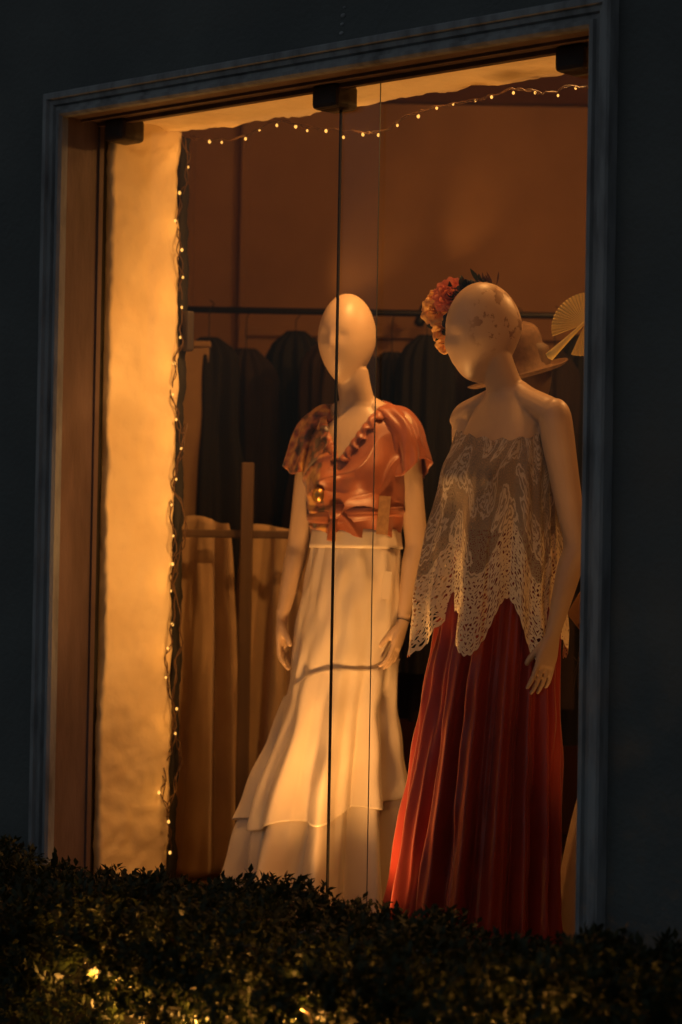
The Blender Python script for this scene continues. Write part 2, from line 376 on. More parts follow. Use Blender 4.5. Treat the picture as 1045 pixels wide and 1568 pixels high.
def stand(parent):
    T=Tubes(); T.tube([(0,.02,0),(0,.02,.012)],(1,0,0),[.17,.17],[.17,.17],32); T.tube([(0,.10,.01),(0,.07,.5)],(1,0,0),[.01,.01],[.01,.01],10)
    mesh_obj('stand_base',T.V,T.F,M_metal,parent,False)
def wrist_seam(parent,w,d):
    d=np.array(d,float); d/=np.linalg.norm(d); w=np.array(w); T=Tubes(); T.tube([w-d*.001,w+d*.001],(0,1,0),[.0225]*2,[.0185]*2,24); mesh_obj('wrist_seam',T.V,T.F,M_block,parent)
def RM(yaw,pitch,roll):
    return Matrix.Rotation(math.radians(yaw),3,'Z')@Matrix.Rotation(math.radians(pitch),3,'X')@Matrix.Rotation(math.radians(roll),3,'Y')

# ---- mannequin with rust blouse and cream skirt
A=empty('mannequin',(.549,.684,.55),math.radians(22))
body('body',A,M_skinA,(-.022,-.045,1.695),RM(-6,5,2),[
  ((.138,.004,1.435),(.176,.025,1.11),(.160,-.03,.885),(-.22,-.20,-1),(0,-1,-.1),(-1,0,0),.28),
  ((-.135,.004,1.435),(-.188,.02,1.10),(-.210,-.045,.885),(.1,-.2,-1),(0,-1,-.1),(1,0,0),.3)],(-.012,-.02),1.07,.130)
stand(A)
VB=1.345
nz,nt_=150,320
P=np.zeros((nz,nt_,3)); Mk=np.ones((nz,nt_),bool)
for j in range(nz):
    z=1.125+(1.512-1.125)*j/(nz-1)
    for i in range(nt_):
        t=2*math.pi*i/nt_
        h=(z-1.125)/.3
        off=.015+.007*max(0,1-h*1.3)*(.4+.6*math.sin(t*8+2.2*math.sin(z*22)))+.007*noise.noise(Vector((math.cos(t)*2.5,math.sin(t)*2.5,z*11)))
        x,y=torso_pt(z,t,off)
        if y<.03:
            q=noise.noise(Vector((x*7,z*7,3)))
            r1=1-abs(math.sin((x*.35+z*1.0)*45+3.5*q)); r2=1-abs(math.sin((x*.8-z*.9)*32+3*q))
            y-=.013*r1**2*math.exp(-((z-1.185)/.06)**2)
            y-=.014*r2**2*math.exp(-((z-1.31)/.07)**2)
        P[j,i]=(x,y,z+.006*math.sin(t*7)*(j<3))
        vneck=(z-VB)*.56
        if y<.01 and z>VB and abs(x+.012)<vneck: Mk[j,i]=False
grid_obj('blouse_bodice',P,M_print,A,True,Mk,.003)
Pg=np.zeros((9,120,3))
for b_ in range(9):
    for i in range(120):
        t=2*math.pi*i/120; g=b_/8; z=1.188+.014*math.cos(t-.5)+(g-.5)*(.034+.008*math.sin(3*t)); x,y=torso_pt(z,t,.021+.006*math.sin(g*math.pi)+.002*math.sin(b_*2.2+t*4)); Pg[b_,i]=(x,y,z)
grid_obj('sash',Pg,M_rust,A,True,None,.002)
T=Tubes(); T.ptube([[-.03,-.118,1.17,.008,.006],[-.022,-.128,1.185,.017,.010],[-.010,-.130,1.20,.019,.011],[.002,-.120,1.212,.008,.006]],(1,0,0),5,14)
T.ptube([[-.016,-.124,1.185,.010,.004],[-.028,-.126,1.15,.012,.004],[-.034,-.118,1.11,.014,.004]],(1,0,0),5,10)
mesh_obj('sash_knot',T.V,T.F,M_rust,A)
for s_ in(-1,1):
    rows=[]
    for k in range(14):
        f=k/13; z=VB+f*.160; x=-.012+s_*(z-VB)*.56
        rx=fRX(z)+.014; ry=fRY(z)+.016; cy=fCY(z)
        q=max(0.0,1-(x/rx)**2); y=cy-ry*math.sqrt(q)
        for sx_ in(-1,1): y-=.040*math.exp(-(((x-sx_*.066)/.05)**2+((z-BZ)/.055)**2))
        rows.append([x,y-.004,z])
    rows.append([s_*.068,.03,1.520]); rows.append([s_*.05,.065,1.525])
    rows=catmull(rows,3); Pg=np.zeros((len(rows),7,3))
    for a,r in enumerate(rows):
        wdt=.028+.006*math.sin(a*.8)
        for b_ in range(7):
            g=b_/6; Pg[a,b_]=(r[0]+s_*wdt*g*.9, r[1]-.008*math.sin(g*3.14)-.003*math.sin(a*1.1+g*3), r[2]-wdt*g*.45+.004*math.sin(a*.9)*g)
    grid_obj('lapel',Pg,M_rust if s_>0 else M_print,A,False,None,.003)
for s_ in(-1,1):
    path=catmull([[s_*.070,.010,1.475,.036,.056],[s_*.105,.008,1.460,.046,.058],[s_*.138,.005,1.430,.050,.058],[s_*.153,.002,1.375,.052,.060],[s_*.163,.0,1.320,.056,.066]],6)
    C=path[:,:3]; Tn=np.gradient(C,axis=0); Pg=np.zeros((len(C),96,3))
    for a in range(len(C)):
        tn=Tn[a]/np.linalg.norm(Tn[a]); ax=np.array([0,1.,0]); ax-=tn*ax.dot(tn); ax/=np.linalg.norm(ax); bx=np.cross(tn,ax); f=a/(len(C)-1)
        for i in range(96):
            t=2*math.pi*i/96; w=1+f*.11*math.sin(5*t+s_)+.06*f*math.sin(11*t)+.05*math.sin(3*t+a*.4)+.035*math.sin(8*t-a*.5)
            cc=C[a]+tn*.022*f*math.sin(2*t+1)
            Pg[a,i]=cc+ax*path[a,4]*w*math.cos(t)+bx*path[a,3]*w*math.sin(t)
    grid_obj('cap_sleeve',Pg,M_rust if s_>0 else M_print,A,True,None,.003)
def skirt(name,parent,material,zt,zb,fx,fl,fry,fcy,folds,namp,nz=70,nt=420,ph=0,top=None,bot=None,thick=.0,sharp=1.0,crinkle=.0,sec=.35,cs=None):
    P=np.zeros((nz,nt,3)); cs=ph if cs is None else cs
    for j in range(nz):
        f=j/(nz-1)
        for i in range(nt):
            t=2*math.pi*i/nt
            z1=zt+(top(t) if top else 0); z0=zb+(bot(t) if bot else 0); z=z1+(z0-z1)*f
            w=math.sin(folds*t+ph+1.1*math.sin(2*t+ph)+.7*math.sin(5*t+1.3*ph)+1.3*noise.noise(Vector((math.cos(t)*2,math.sin(t)*2,z*2.5+ph))))
            if sharp!=1: w=math.copysign(abs(w)**sharp,w)
            w+=sec*math.sin(folds*2.3//1*t+2*ph)
            am=namp(f)
            xr=fx(z); xl=fl(z); ry=fry(z); cx=(xr-xl)/2; rx=(xr+xl)/2
            d=am*w+crinkle*noise.noise(Vector((math.cos(t)*4,math.sin(t)*4,z*9+cs)))
            P[j,i]=(cx+(rx+d)*math.cos(t), fcy(z)+(ry+d)*math.sin(t), z)
    return grid_obj(name,P,material,parent,True,None,thick)
I=SI
zz=[0,.14,.365,.55,.70,.88,1.0,1.145]
xr=I(zz,[.185,.172,.145,.125,.122,.145,.143,.124]); xl=I(zz,[.335,.315,.270,.214,.190,.174,.150,.124]); ry=I(zz,[.26,.235,.19,.155,.140,.134,.113,.092]); cy=I(zz,[-.05,-.045,-.03,-.015,-.005,.005,.005,0])
seam=lambda t:.055*math.sin(t+1.9)+.016*math.sin(3*t+.5)
hem2=lambda t:.05*math.sin(t+.9)+.012*math.sin(7*t+1.2)
xo=lambda f,d:(lambda z:f(z)+d)
skirt('skirt_yoke',A,M_cream,1.10,.68,xr,xl,ry,cy,9,lambda f:.002*f,bot=lambda t:seam(t),crinkle=.010,ph=1.2,cs=.4)
skirt('skirt_flounce',A,M_cream,.71,.34,xo(xr,.006),xo(xl,.006),xo(ry,.006),cy,9,lambda f:.002+.036*f**.8,top=seam,bot=hem2,ph=1.2,crinkle=.010,sharp=.9,nt=560,cs=.4,thick=.002)
skirt('skirt_hem_tier',A,M_cream,.40,.02,xo(xr,-.010),xo(xl,-.010),xo(ry,-.010),cy,9,lambda f:.034+.026*f,ph=1.2,crinkle=.010,sharp=.9,top=hem2,nt=560,cs=.4)
skirt('waistband',A,M_cream,1.145,1.09,xo(xr,.006),xo(xl,.006),xo(ry,.006),cy,9,lambda f:.0012,nz=6,thick=.004)
tg=box('price_tag',-.017,.017,-.0012,.0012,-.055,.055,M_tag,A,0); tg.location=(.118,-.100,1.185); tg.rotation_euler=(0,math.radians(4),math.radians(30))
tg=box('hang_tag',-.012,.012,-.0012,.0012,-.04,.04,M_cream,A,0); tg.location=(.125,-.085,.985); tg.rotation_euler=(0,math.radians(4),math.radians(30))
T=Tubes(); T.tube([(-.062,-.150,1.24),(-.062,-.158,1.24)],(1,0,0),[.018,.018],[.022,.022],20); T.tube([(-.062,-.156,1.24),(-.062,-.162,1.24)],(1,0,0),[.010,.010],[.013,.013],16)
mesh_obj('brooch',T.V,T.F,M_gold,A)
wrist_seam(A,(.160,-.03,.885),(-.03,-.055,-.225))

# ---- mannequin with lace top and red skirt
B=empty('mannequin.001',(1.292,.440,.55),math.radians(-7))
body('body',B,M_skinB,(-.030,-.058,1.658),RM(-20,13,9),[
  ((.172,.004,1.430),(.230,.030,1.105),(.200,-.018,.875),(-.15,-.18,-1),(0,-1,-.1),(-1,0,0),.16),
  ((-.150,.004,1.430),(-.180,.05,1.12),(-.11,.16,.96),(.9,.1,-.1),(0,0,1),(0,-1,0),.3)],(-.012,-.030),1.08,.165)
stand(B)
zz=[0,.16,.5,.9,1.02,1.14]
xs=I(zz,[.178,.174,.164,.156,.146,.12]); rys=I(zz,[.19,.175,.155,.130,.11,.09]); cys=I(zz,[-.03,-.025,-.015,0,.004,0])
cxl=I(zz,[.335,.310,.252,.185,.155,.12])
skirt('red_skirt',B,M_red,1.14,.02,xs,cxl,rys,cys,15,lambda f:.003+.022*f**.6,ph=.7,sharp=.6,nz=80,nt=600,crinkle=.008)
nz,nt_=130,420
P=np.zeros((nz,nt_,3)); hemv=np.zeros((nz,nt_)); uu=np.zeros((nz,nt_))
Z=[.80,.95,1.1,1.2,1.28,1.34,1.40]
XR=I(Z,[.172,.170,.165,.160,.157,.154,.148]); XL=I(Z,[.250,.242,.228,.208,.190,.172,.152]); RY=I(Z,[.172,.164,.150,.134,.118,.106,.092])
for j in range(nz):
    f=j/(nz-1)
    for i in range(nt_):
        t=2*math.pi*i/nt_
        ph=6*t+2.6+.5*math.sin(t*2+1)
        w=math.sin(ph)
        zt=1.388+.014*math.sin(t*2+.4)+.004*math.sin(17*t)
        zb=.880-.070*w-.02*math.sin(3*t+.8)-.007*abs(math.sin(44*t))
        z=zt+(zb-zt)*f; a=.044*f**1.1
        xr_,xl_,ry_=XR(z),XL(z),RY(z); cx=(xr_-xl_)/2; rx=(xr_+xl_)/2
        d=a*(w-.25)*(1.0 if math.cos(t)<.55 else .25)+.007*f*math.sin(19*t+2*math.sin(t*3))+.009*noise.noise(Vector((math.cos(t)*4,math.sin(t)*4,z*10)))+.003*(1-f)*math.sin(24*t)
        x=cx+(rx+d)*math.cos(t); y=-.005+(ry_+d)*math.sin(t)
        if y<0 and z>1.15:
            for sx_ in(-1,1): y-=.034*math.exp(-(((x-sx_*.07)/.055)**2+((z-BZ)/.06)**2))
        P[j,i]=(x,y,z); hemv[j,i]=z-zb; uu[j,i]=t*.22
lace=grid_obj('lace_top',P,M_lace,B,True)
me=lace.data; uvl=me.uv_layers.new(name='UVMap')
ids=np.zeros(len(me.loops),int); me.loops.foreach_get('vertex_index',ids)
uv=np.stack([uu.reshape(-1)[ids],hemv.reshape(-1)[ids]],1)
uv=uv.reshape(-1,4,2); jump=(uv[:,:,0].max(1)-uv[:,:,0].min(1))>.5
uv[jump]=np.where((uv[jump][:,:,0:1]<.3)&np.array([True,False]),uv[jump]+np.array([2*math.pi*.22,0]),uv[jump])
uvl.data.foreach_set('uv',uv.reshape(-1).astype(np.float32))
def rose(name,parent,c,axis,R,material,layers=5):
    V=[];F=[]; ax=Vector(axis).normalized(); q=Vector((0,0,1)).rotation_difference(ax)
    for l in range(layers):
        npet=3+l; rr=R*(.12+.88*l/(layers-1)); h=R*(.95-.55*l/(layers-1)); p0=random.random()*6
        for p in range(npet):
            f0=p0+2*math.pi*p/npet; hw=math.pi/npet*1.35; base=len(V); nu,nv=9,7
            lean=random.uniform(.85,1.15)
            for a in range(nv):
                v=a/(nv-1)
                for b_ in range(nu):
                    u=-1+2*b_/(nu-1); wdt=math.sqrt(max(0,1-.55*v**3))*(.55+.45*math.sin(min(1,v*1.6)*math.pi/2))
                    ang=f0+u*hw*wdt; vv=v-.16*u*u*v
                    r=rr*(.25+.75*math.sin(vv*1.35))*lean+R*.12*l/(layers-1)*max(0,v-.7)*4+.05*R*math.sin(u*5+p)
                    z=h*vv*1.1-R*.10*l/(layers-1)*max(0,v-.75)*6+.06*R*math.sin(u*4+l)
                    pt=q@Vector((r*math.cos(ang),r*math.sin(ang),z)); V.append((c[0]+pt.x,c[1]+pt.y,c[2]+pt.z))
            for a in range(nv-1):
                for b_ in range(nu-1): k=base+a*nu+b_; F.append((k,k+1,k+nu+1,k+nu))
    return mesh_obj(name,V,F,material,parent)
def leaves(name,parent,L,material):
    V=[];F=[]
    for (p,d,ln,w) in L:
        d=Vector(d).normalized(); s=d.cross(Vector((.3,-1,.2))).normalized(); nn=s.cross(d); b0=len(V); k=7
        for a in range(k):
            f=a/(k-1); ww=w*math.sin(math.pi*f)**.8
            c=Vector(p)+d*ln*f+nn*ln*.25*f*f
            V+= [tuple(c-s*ww+nn*ww*.4),tuple(c),tuple(c+s*ww+nn*ww*.4)]
        for a in range(k-1):
            q=b0+a*3; F+=[(q,q+1,q+4,q+3),(q+1,q+2,q+5,q+4)]
    return mesh_obj(name,V,F,material,parent)
fc=(.65,-.75,.15)
FH=empty('hair_flowers',(-.038,-.010,-.004),0,B)
rose('hair_rose',FH,(-.120,-.045,1.765),fc,.047,M_salmon,6)
rose('hair_flower_yellow',FH,(-.163,-.060,1.730),(.4,-.9,-.1),.036,M_yellow,4)
rose('hair_flower_yellow_small',FH,(-.142,-.055,1.675),(.4,-.8,-.4),.030,M_yellow,4)
rose('hair_flower_cream',FH,(-.180,-.045,1.765),(.2,-.9,.2),.027,M_yellow,4)
rose('hair_flower_dark',FH,(-.100,-.060,1.700),fc,.026,M_navy,4)
rose('hair_flower_dark_top',FH,(-.060,-.045,1.785),(.4,-.6,.7),.026,M_navy,4)
rose('hair_flower_sprig',FH,(.005,-.045,1.797),(.3,-.4,.9),.015,M_brown,3)
rose('hair_flower_low',FH,(-.115,-.075,1.635),(.3,-.7,-.7),.022,M_yellow,3)
L=[]
for k in range(34):
    a=random.uniform(0,6.28); b_=random.choice([(-.12,-.045,1.765),(-.145,-.05,1.69),(-.07,-.045,1.775),(-.01,-.045,1.79)])
    L.append((b_,(math.cos(a)*.9,-.3,math.sin(a)),random.uniform(.030,.055),random.uniform(.006,.011)))
leaves('hair_leaves',FH,L,M_leafd)
L=[((.0+random.uniform(-.03,.05),-.045,1.785),(random.uniform(-.5,.9),-.1,1),random.uniform(.02,.042),.003) for k in range(16)]
leaves('hair_sprigs',FH,L,M_brown)

# ------------------------------------------------------------ dress form at the far right
D=empty('dress_form',(1.500,.80,.55),0)
T=Tubes(); T.ptube([[0,0,.62,.10,.09],[0,0,.70,.085,.075],[0,0,.85,.11,.09],[0,0,.98,.125,.09],[0,0,1.05,.10,.07],[0,0,1.09,.04,.04],[0,0,1.15,.035,.035]],(1,0,0),6,24)
mesh_obj('torso',T.V,T.F,M_brown,D)
T=Tubes(); T.ptube([[-.10,0,1.03,.04,.04],[-.16,-.01,.97,.045,.045],[-.195,-.015,.90,.055,.055]],(0,1,0),5,16); T.ptube([[.10,0,1.03,.04,.04],[.16,-.01,.97,.045,.045],[.195,-.015,.90,.055,.055]],(0,1,0),5,16)
mesh_obj('sleeves',T.V,T.F,M_brown,D)
zz=[0,.15,.4,.68]; skirt('skirt',D,M_cream,.69,.05,I(zz,[.25,.23,.18,.10]),I(zz,[.26,.24,.19,.10]),I(zz,[.22,.20,.16,.09]),lambda z:0,9,lambda f:.004+.008*f,nz=30,nt=200)
T=Tubes()
for k in range(14):
    a=random.uniform(-1.2,0); T.ptube([[-.09,-.08+.01*k/7,.70,.003,.003],[-.13-.02*math.cos(a),-.09,.74+.01*k,.002,.002],[-.14-.015*(k%4),-.08,.84-.012*k,.001,.001]],(0,1,0),4,6)
mesh_obj('tassels',T.V,T.F,M_black[1],D)
T=Tubes(); T.tube([(0,0,0),(0,0,.01)],(1,0,0),[.14]*2,[.14]*2,24); T.tube([(0,0,.01),(0,0,.65)],(1,0,0),[.012]*2,[.012]*2,10); mesh_obj('stand_base',T.V,T.F,M_metal,D)

# ------------------------------------------------------------ palm fan
Fn=empty('hand_fan',(1.558,.42,2.218),math.radians(12))
nr,na=12,97; P=np.zeros((nr,na,3))
for j in range(nr):
    r=.004+.092*j/(nr-1)
    for i in range(na):
        a=math.radians(-155+310*i/(na-1)); tip=1+.10*max(0,1-abs(a)*2)
        rr=r*tip*.92; zz_=.0018*(1 if i%2 else -1)*j/(nr-1)
        P[j,i]=(rr*math.sin(a)*.95,zz_,rr*math.cos(a))
fo=grid_obj('leaf',P,M_fan,Fn,False,None,.001,False); fo.rotation_euler=(math.radians(-20),math.radians(42),0)
T=Tubes(); T.ptube([[0,-.006,.03,.004,.004],[0,-.006,-.04,.006,.005],[0,-.004,-.125,.013,.006]],(1,0,0),4,10); ho=mesh_obj('handle',T.V,T.F,M_fan,Fn); ho.rotation_euler=(math.radians(-20),math.radians(42),0)
curve_obj('hanging_thread',[(.03,0,.06),(.03,0,.66)],.0006,M_cable,Fn)

# ------------------------------------------------------------ straw hat on stand
H=empty('straw_hat_on_stand',(1.035,.84,.55),math.radians(42.3))
nr,na=40,64; P=np.zeros((nr,na,3))
for j in range(nr):
    f=j/(nr-1)
    if f<.5: g=f/.5; r=.090*math.sin(min(1,g*1.25)*math.pi/2) if g<.8 else .090+.004*(g-.8); z=.135*math.cos(g*math.pi/2)**.45 if g<1 else 0
    else: g=(f-.5)/.5; r=.092+.055*g; z=-.006-.012*math.sin(g*3)
    for i in range(na):
        a=2*math.pi*i/na; P[j,i]=(r*math.cos(a),r*math.sin(a)*1.05,z+.006*math.sin(2*a)*max(0,f-.5))
ht=grid_obj('hat',P,M_straw,H,True,None,.003); ht.location=(-.02,0,1.60); ht.rotation_euler=(math.radians(6),math.radians(-17),0)
T=Tubes(); T.ptube([[0,0,1.35,.02,.02],[0,0,1.47,.05,.05],[0,0,1.57,.078,.085],[0,0,1.67,.07,.08]],(1,0,0),5,20); T.tube([(0,0,.0),(0,0,1.40)],(1,0,0),[.012]*2,[.012]*2,10); T.tube([(0,0,0),(0,0,.02)],(1,0,0),[.13]*2,[.13]*2,24)
mesh_obj('stand',T.V,T.F,M_wood,H)

# ------------------------------------------------------------ background clothes rail with dark garments
Rl=empty('clothes_rail',(*W(.25,8.5),.55),math.radians(42.3))
T=Tubes(); T.tube([(-1.1,0,1.93),(1.5,0,1.93)],(0,1,0),[.012]*2,[.012]*2,10)
for x in(-1.08,1.48): T.tube([(x,0,0),(x,0,1.93)],(0,1,0),[.012]*2,[.012]*2,10); T.tube([(x,-.25,.02),(x,.25,.02)],(1,0,0),[.012]*2,[.012]*2,8)
mesh_obj('rail',T.V,T.F,M_metal,Rl)
x=-.72;k=0
while x<1.42:
    w=random.uniform(.09,.18); ln=random.uniform(1.0,1.6); top=1.88+random.uniform(-.09,.03); yo=random.uniform(-.14,.14)
    nzg,ng=30,90; P=np.zeros((nzg,ng,3)); ph=random.uniform(0,6); lx=random.uniform(-.05,.05)
    for j in range(nzg):
        f=j/(nzg-1); z=top-ln*f
        ww=w*(.30+.70*min(1,f/.07)**.55)*(1-.14*math.exp(-((f-.30)/.10)**2)+.18*f)
        for i in range(ng):
            a=2*math.pi*i/ng
            d=1+.26*min(1,f*3)*math.sin(6*a+ph+f*2)+.12*math.sin(13*a+ph)
            P[j,i]=(x+lx*f+ww*math.cos(a)*d*.8,yo+ww*.55*math.sin(a)*d,z)
    grid_obj('garment_%d'%k,P,M_black[[0,1,2,3,0,2,1][k%7]],Rl,True)
    curve_obj('hanger_%d'%k,catmull([[x,yo,1.95],[x+.015,yo,1.935],[x,yo,1.91],[x,yo,top-.01]],4).tolist(),.002,M_metal,Rl)
    x+=w*random.uniform(.9,1.4); k+=1
# ------------------------------------------------------------ tan skirts on a wooden rack at left
Rk=empty('skirt_rack',(*W(-.30,7.85),.55),math.radians(42.3))
box('post',-.02,.02,-.20,-.17,0,1.36,M_wood,Rk,.004)
box('crossbar',-.30,.26,-.168,-.148,1.12,1.145,M_wood,Rk,.004)
box('foot',-.2,.2,-.24,-.14,0,.03,M_wood,Rk,.004)
def flat_skirt(name,cx,w0,w1,zt,zb,y,ph,mt):
    nzg,ng=50,300; P=np.zeros((nzg,ng,3))
    for j in range(nzg):
        f=j/(nzg-1); z=zt+(zb-zt)*f; w=w0+(w1-w0)*f**.8
        for i in range(ng):
            a=2*math.pi*i/ng; s=math.sin(8*a+ph+1.8*math.sin(2*a+ph)+f*1.2); d=.036*(.30+f**.6)*math.copysign(abs(s)**.7,s)+.012*noise.noise(Vector((math.cos(a)*4,math.sin(a)*4,z*6+ph)))
            P[j,i]=(cx+(w+d*.5)*math.cos(a),y+(w*.40+.01+d)*math.sin(a),z+.008*math.sin(3*a+ph)*(1-f)-.018*math.sin(a)*(1-f))
    grid_obj(name,P,mt,Rk,True,None,.003)
flat_skirt('skirt_a',-.165,.095,.15,1.165,.04,-.04,.3,M_tan)
flat_skirt('skirt_b',.09,.11,.17,1.145,.04,.02,2.1,M_tan)
colm=empty('pale_column',(*W(-.52,8.35),.55),math.radians(42.3))
box('shaft',-.09,.055,-.06,.06,0,1.78,M_tan,colm,.006); box('capital',-.10,.060,-.07,.07,1.78,1.80,M_tan,colm,.004)

# ------------------------------------------------------------ fairy lights
SL=empty('string_lights')
def string(name,ctrl,k,wig,spacing,offbulb):
    pts=catmull(ctrl,k); out=[]
    for i,p in enumerate(pts):
        out.append(p+np.array([wig*math.sin(i*.9),wig*.8*math.cos(i*1.3),wig*.6*math.sin(i*1.7+1)]))
    curve_obj(name,[o.tolist() for o in out],.0018,M_cable,SL)
    out2=[p+np.array([-wig*math.sin(i*1.1),-wig*.8*math.cos(i*.8),wig*.6*math.cos(i*1.2)]) for i,p in enumerate(pts)]
    curve_obj(name+'_twist',[o.tolist() for o in out2],.0015,M_cable,SL)
    acc=0;B_=[]
    for i in range(1,len(out)):
        acc+=np.linalg.norm(pts[i]-pts[i-1])
        if acc>spacing: acc=0; B_.append(out[i]+np.array(offbulb)*random.uniform(.4,1.6)+rng.normal(0,.003,3))
    return B_
b1=string('cable_top',[[.06,.46,2.862],[.13,.465,2.845],[.27,.47,2.842],[.40,.47,2.872],[.52,.47,2.845],[.68,.475,2.815],[.80,.475,2.80],[.90,.475,2.832],[1.02,.47,2.845],[1.16,.47,2.848],[1.28,.47,2.862],[1.38,.47,2.838],[1.47,.47,2.846],[1.56,.47,2.826],[1.70,.47,2.835],[1.86,.47,2.85]],8,.006,.062,(0,0,-.006))
ctrl=[[.050,.452,2.86-i*.085] for i in range(26)]
for i,c in enumerate(ctrl): c[0]+=.010*math.sin(i*1.9)+.004; c[1]+=.016*math.sin(i*1.3)-.012*(i/24)-.020
b2=string('cable_side',ctrl,6,.007,.076,(.004,-.004,0))
b2c=[[.065,.448,2.0-.09*i] for i in range(14)]
for i,c in enumerate(b2c): c[0]+=.012*math.sin(i*2.3); c[1]+=.022*math.sin(i*1.7+2)-.012
b3=string('cable_side_loop',b2c,6,.006,.5,(.004,-.004,0))
T=Tubes()
for c in b1+b2:
    q=random.uniform(.7,1.1)
    T.blob(lambda x,y,z,c=c,q=q:np.array([c[0]+x*.0040*q,c[1]+y*.0040*q,c[2]+z*.0052*q]),10,8)
mesh_obj('bulbs',T.V,T.F,M_bulb,SL)
box('power_adapter',.047,.075,.445,.475,2.22,2.34,M_block,SL,.006)
def light(kind,name,loc,power,color,size=.02,parent=None,**kw):
    l=bpy.data.lights.new(name,kind); l.energy=power; l.color=color
    if kind in('POINT','SPOT'): l.shadow_soft_size=size
    for k_,v in kw.items(): setattr(l,k_,v)
    o=bpy.data.objects.new(name,l); o.location=loc; scene.collection.objects.link(o)
    if parent: o.parent=parent
    return o
WARM=(1,.45,.12)
for i,z in enumerate(np.linspace(.9,2.8,10)):
    light('POINT','bulb_glow_%d'%i,(.105,.40,z),.085,(1,.42,.08),.03,SL)
for i,x in enumerate(np.linspace(.25,1.75,4)):
    light('POINT','bulb_glow_top_%d'%i,(x,.455,2.81),.10,(1,.40,.07),.02,SL)
def floor_spot(name,loc,aim,power,ang,blend=1.0,size=.05,color=WARM):
    e=empty(name,loc); d=(Vector(aim)-Vector(loc)).normalized()
    T=Tubes(); c0=-d*.05; T.tube([tuple(c0-d*.03),tuple(c0-d*.02),tuple(c0+d*.02)],(1,0,.1),[.03,.045,.048],[.03,.045,.048],20)
    mesh_obj('can',T.V,T.F,M_metal,e)
    o=light('SPOT','lamp',(0,0,0),power,color,size,e,spot_size=math.radians(ang),spot_blend=blend)
    o.rotation_euler=d.to_track_quat('-Z','Y').to_euler(); return e
floor_spot('floor_spotlight',(.84,.22,.615),(.60,.44,2.3),54,110,size=.06)
floor_spot('floor_spotlight.001',(1.00,.21,.60),(1.20,.34,2.3),30,86,size=.06)
floor_spot('added_dress_fill',(1.80,.27,.62),(1.62,.70,1.4),16,60,size=.04)  # added fill spot, out of view, to light the dress form
floor_spot('added_fan_spot',(1.72,.22,.61),(1.56,.42,2.22),50,13,size=.01)  # added narrow spot, out of view, to brighten the fan
def added_pendant(name,loc,power):
    pn=empty(name,loc)
    T=Tubes(); T.ptube([[0,0,.10,.02,.02],[0,0,.05,.06,.06],[0,0,0,.10,.10]],(1,0,0),5,24); mesh_obj('shade',T.V,T.F,M_metal,pn)
    light('POINT','lamp',(0,0,-.06),power,WARM,.08,pn)
added_pendant('added_ceiling_fill',(1.75,1.7,3.25),60)  # added fill lamp, unseen, lifts the room and back wall
added_pendant('added_ceiling_fill.001',(1.25,.66,3.3),28)  # second added fill lamp, hidden above the lintel
def added_spot(name,loc,aim,power,ang,blend=.5,size=.01):
    e=empty(name,loc); d=(Vector(aim)-Vector(loc)).normalized()
    T=Tubes(); T.tube([tuple(-d*.10),tuple(-d*.02)],(1,0,.1),[.02,.025],[.02,.025],14); mesh_obj('can',T.V,T.F,M_metal,e)
    o=light('SPOT','lamp',(0,0,0),power,WARM,size,e,spot_size=math.radians(ang),spot_blend=blend); o.rotation_euler=d.to_track_quat('-Z','Y').to_euler()
added_spot('added_patch_spot',(*W(-.16,9.30),2.46),(*W(.10,9.5),2.86),3.5,40,1.0,.03)  # added spot that makes a light patch on the upper partition
added_spot('added_patch_spot.001',(*W(.32,9.30),2.60),(*W(.50,9.5),3.0),2.2,34,1.0,.03)  # added spot for the second patch on the partition
added_spot('added_pier_spot',(1.15,.60,3.22),(.04,.32,1.5),78,60,1.0,.04)  # added spot, hidden above the lintel, to brighten the pier

# ------------------------------------------------------------ hedge
def topz(x,y): return .785+.02*np.sin(x*5.1+1)+.014*np.sin(x*13+y*7)+.010*np.sin(x*29+y*17)
N=14000
xs_=rng.uniform(-1.4,3.8,N); mode=rng.random(N)
ys_=np.where(mode<.58,rng.uniform(-1.06,-.32,N),-1.03+rng.exponential(.05,N))
tz=topz(xs_,ys_); edge=np.clip((-.92-ys_)/.14,0,1); edge2=np.clip((ys_+.42)/.1,0,1)
tz=tz-.06*edge**2-.05*edge2**2
zs_=np.where(mode<.58,tz-rng.exponential(.03,N),rng.uniform(.15,.77,N))
zs_=np.minimum(zs_,tz)
ys_=ys_+.03*np.sin(xs_*9+zs_*11)*(mode>=.58)
sd=np.stack([rng.normal(0,.45,N),rng.normal(0,.45,N)-.7*(mode>=.58),np.where(mode<.58,1.0,.35)],1); sd/=np.linalg.norm(sd,axis=1)[:,None]
K=11
base=np.repeat(np.stack([xs_,ys_,zs_],1),K,0); S=np.repeat(sd,K,0); kk=np.tile(np.arange(K),N)
base=base+S*(kk/K*.055)[:,None]
ld=rng.normal(0,1,(N*K,3)); ld-=S*(ld*S).sum(1)[:,None]; ld/=np.linalg.norm(ld,axis=1)[:,None]
ld=ld+S*(.35+.5*kk/K)[:,None]; ld/=np.linalg.norm(ld,axis=1)[:,None]
sv=np.cross(ld,S); sv/=np.linalg.norm(sv,axis=1)[:,None]+1e-9; nn=np.cross(sv,ld)
ln=rng.uniform(.016,.030,N*K)[:,None]; wd=ln*rng.uniform(.2,.3,N*K)[:,None]
v0=base; v1=base+ld*ln*.5+sv*wd+nn*wd*.4; v2=base+ld*ln+nn*ln*rng.uniform(-.2,.3,(N*K,1)); v3=base+ld*ln*.5-sv*wd+nn*wd*.4
VV=np.stack([v0,v1,v2,v3],1).reshape(-1,3).astype(np.float32)
me=bpy.data.meshes.new('leaves'); nf=N*K*2
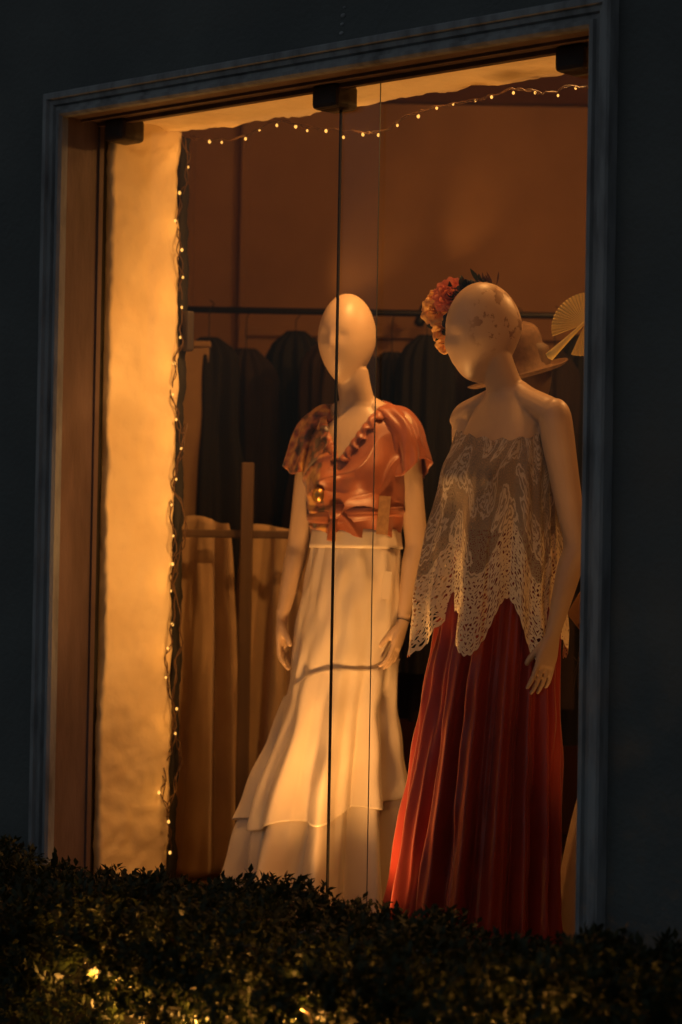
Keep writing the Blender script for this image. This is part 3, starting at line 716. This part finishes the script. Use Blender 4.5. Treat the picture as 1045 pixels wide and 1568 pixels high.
me.vertices.add(len(VV)); me.vertices.foreach_set('co',VV.reshape(-1))
i0=np.arange(N*K)*4; tri=np.stack([i0,i0+1,i0+2,i0,i0+2,i0+3],1).reshape(-1).astype(np.int32)
me.loops.add(nf*3); me.loops.foreach_set('vertex_index',tri); me.polygons.add(nf)
me.polygons.foreach_set('loop_start',(np.arange(nf)*3).astype(np.int32)); me.polygons.foreach_set('loop_total',np.full(nf,3,np.int32))
me.update(calc_edges=True); me.materials.append(M_leaf)
hedge=empty('hedge'); o=bpy.data.objects.new('leaves',me); scene.collection.objects.link(o); o.parent=hedge
rough_box('dark_hedge_core',-1.4,3.8,-.86,-.42,0,.68,M_core,hedge,step=.06,amp=.03,sc=6)  # added solid dark core that blocks see-through between the leaves
GL=empty('garden_fairy_lights')
T=Tubes()
gpos=[(1.26,-.955,.69),(1.36,-.945,.645),(1.62,-.95,.635),(1.88,-.955,.69),(1.96,-.95,.64),(2.33,-.95,.655),(2.50,-.95,.665)]
for c in gpos:
    T.blob(lambda x,y,z,c=c:np.array([c[0]+x*.003,c[1]+y*.003,c[2]+z*.004]),10,8)
    light('POINT','glow',c,2.6,(1,.42,.07),.01,GL)
mesh_obj('bulbs',T.V,T.F,M_bulb,GL)
curve_obj('cable',catmull(sorted([[a,b+.01,c] for a,b,c in gpos]),4).tolist(),.0015,M_cable,GL)

# ------------------------------------------------------------ sky, sun, camera
w=bpy.data.worlds.new('World'); scene.world=w; w.use_nodes=True; nt=w.node_tree
sky=nt.nodes.new('ShaderNodeTexSky'); sky.sky_type='NISHITA'; sky.sun_disc=False
sky.sun_elevation=math.radians(12); sky.sun_rotation=math.radians(20); sky.ozone_density=1; sky.dust_density=2
hs=nt.nodes.new('ShaderNodeHueSaturation'); hs.inputs['Saturation'].default_value=.42
nt.links.new(sky.outputs[0],hs.inputs['Color']); nt.links.new(hs.outputs[0],nt.nodes['Background'].inputs[0]); nt.nodes['Background'].inputs[1].default_value=.038
sun=bpy.data.lights.new('sun','SUN'); sun.energy=.01; sun.angle=math.radians(5); sun.color=(.8,.9,1)
so=bpy.data.objects.new('sun',sun); scene.collection.objects.link(so); so.rotation_euler=(math.radians(60),0,math.radians(25))
cam=bpy.data.cameras.new('camera'); cam.lens=84.95; cam.sensor_width=36; cam.clip_end=1000
cam.dof.use_dof=True; cam.dof.focus_distance=6.2; cam.dof.aperture_fstop=2.8
co=bpy.data.objects.new('camera',cam); scene.collection.objects.link(co); co.location=(CX,CY,1.6)
R=Matrix.Rotation(math.radians(42.3),4,'Z')@Matrix.Rotation(math.radians(91.18),4,'X')@Matrix.Rotation(math.radians(1.0),4,'Z')
co.rotation_euler=R.to_euler(); scene.camera=co
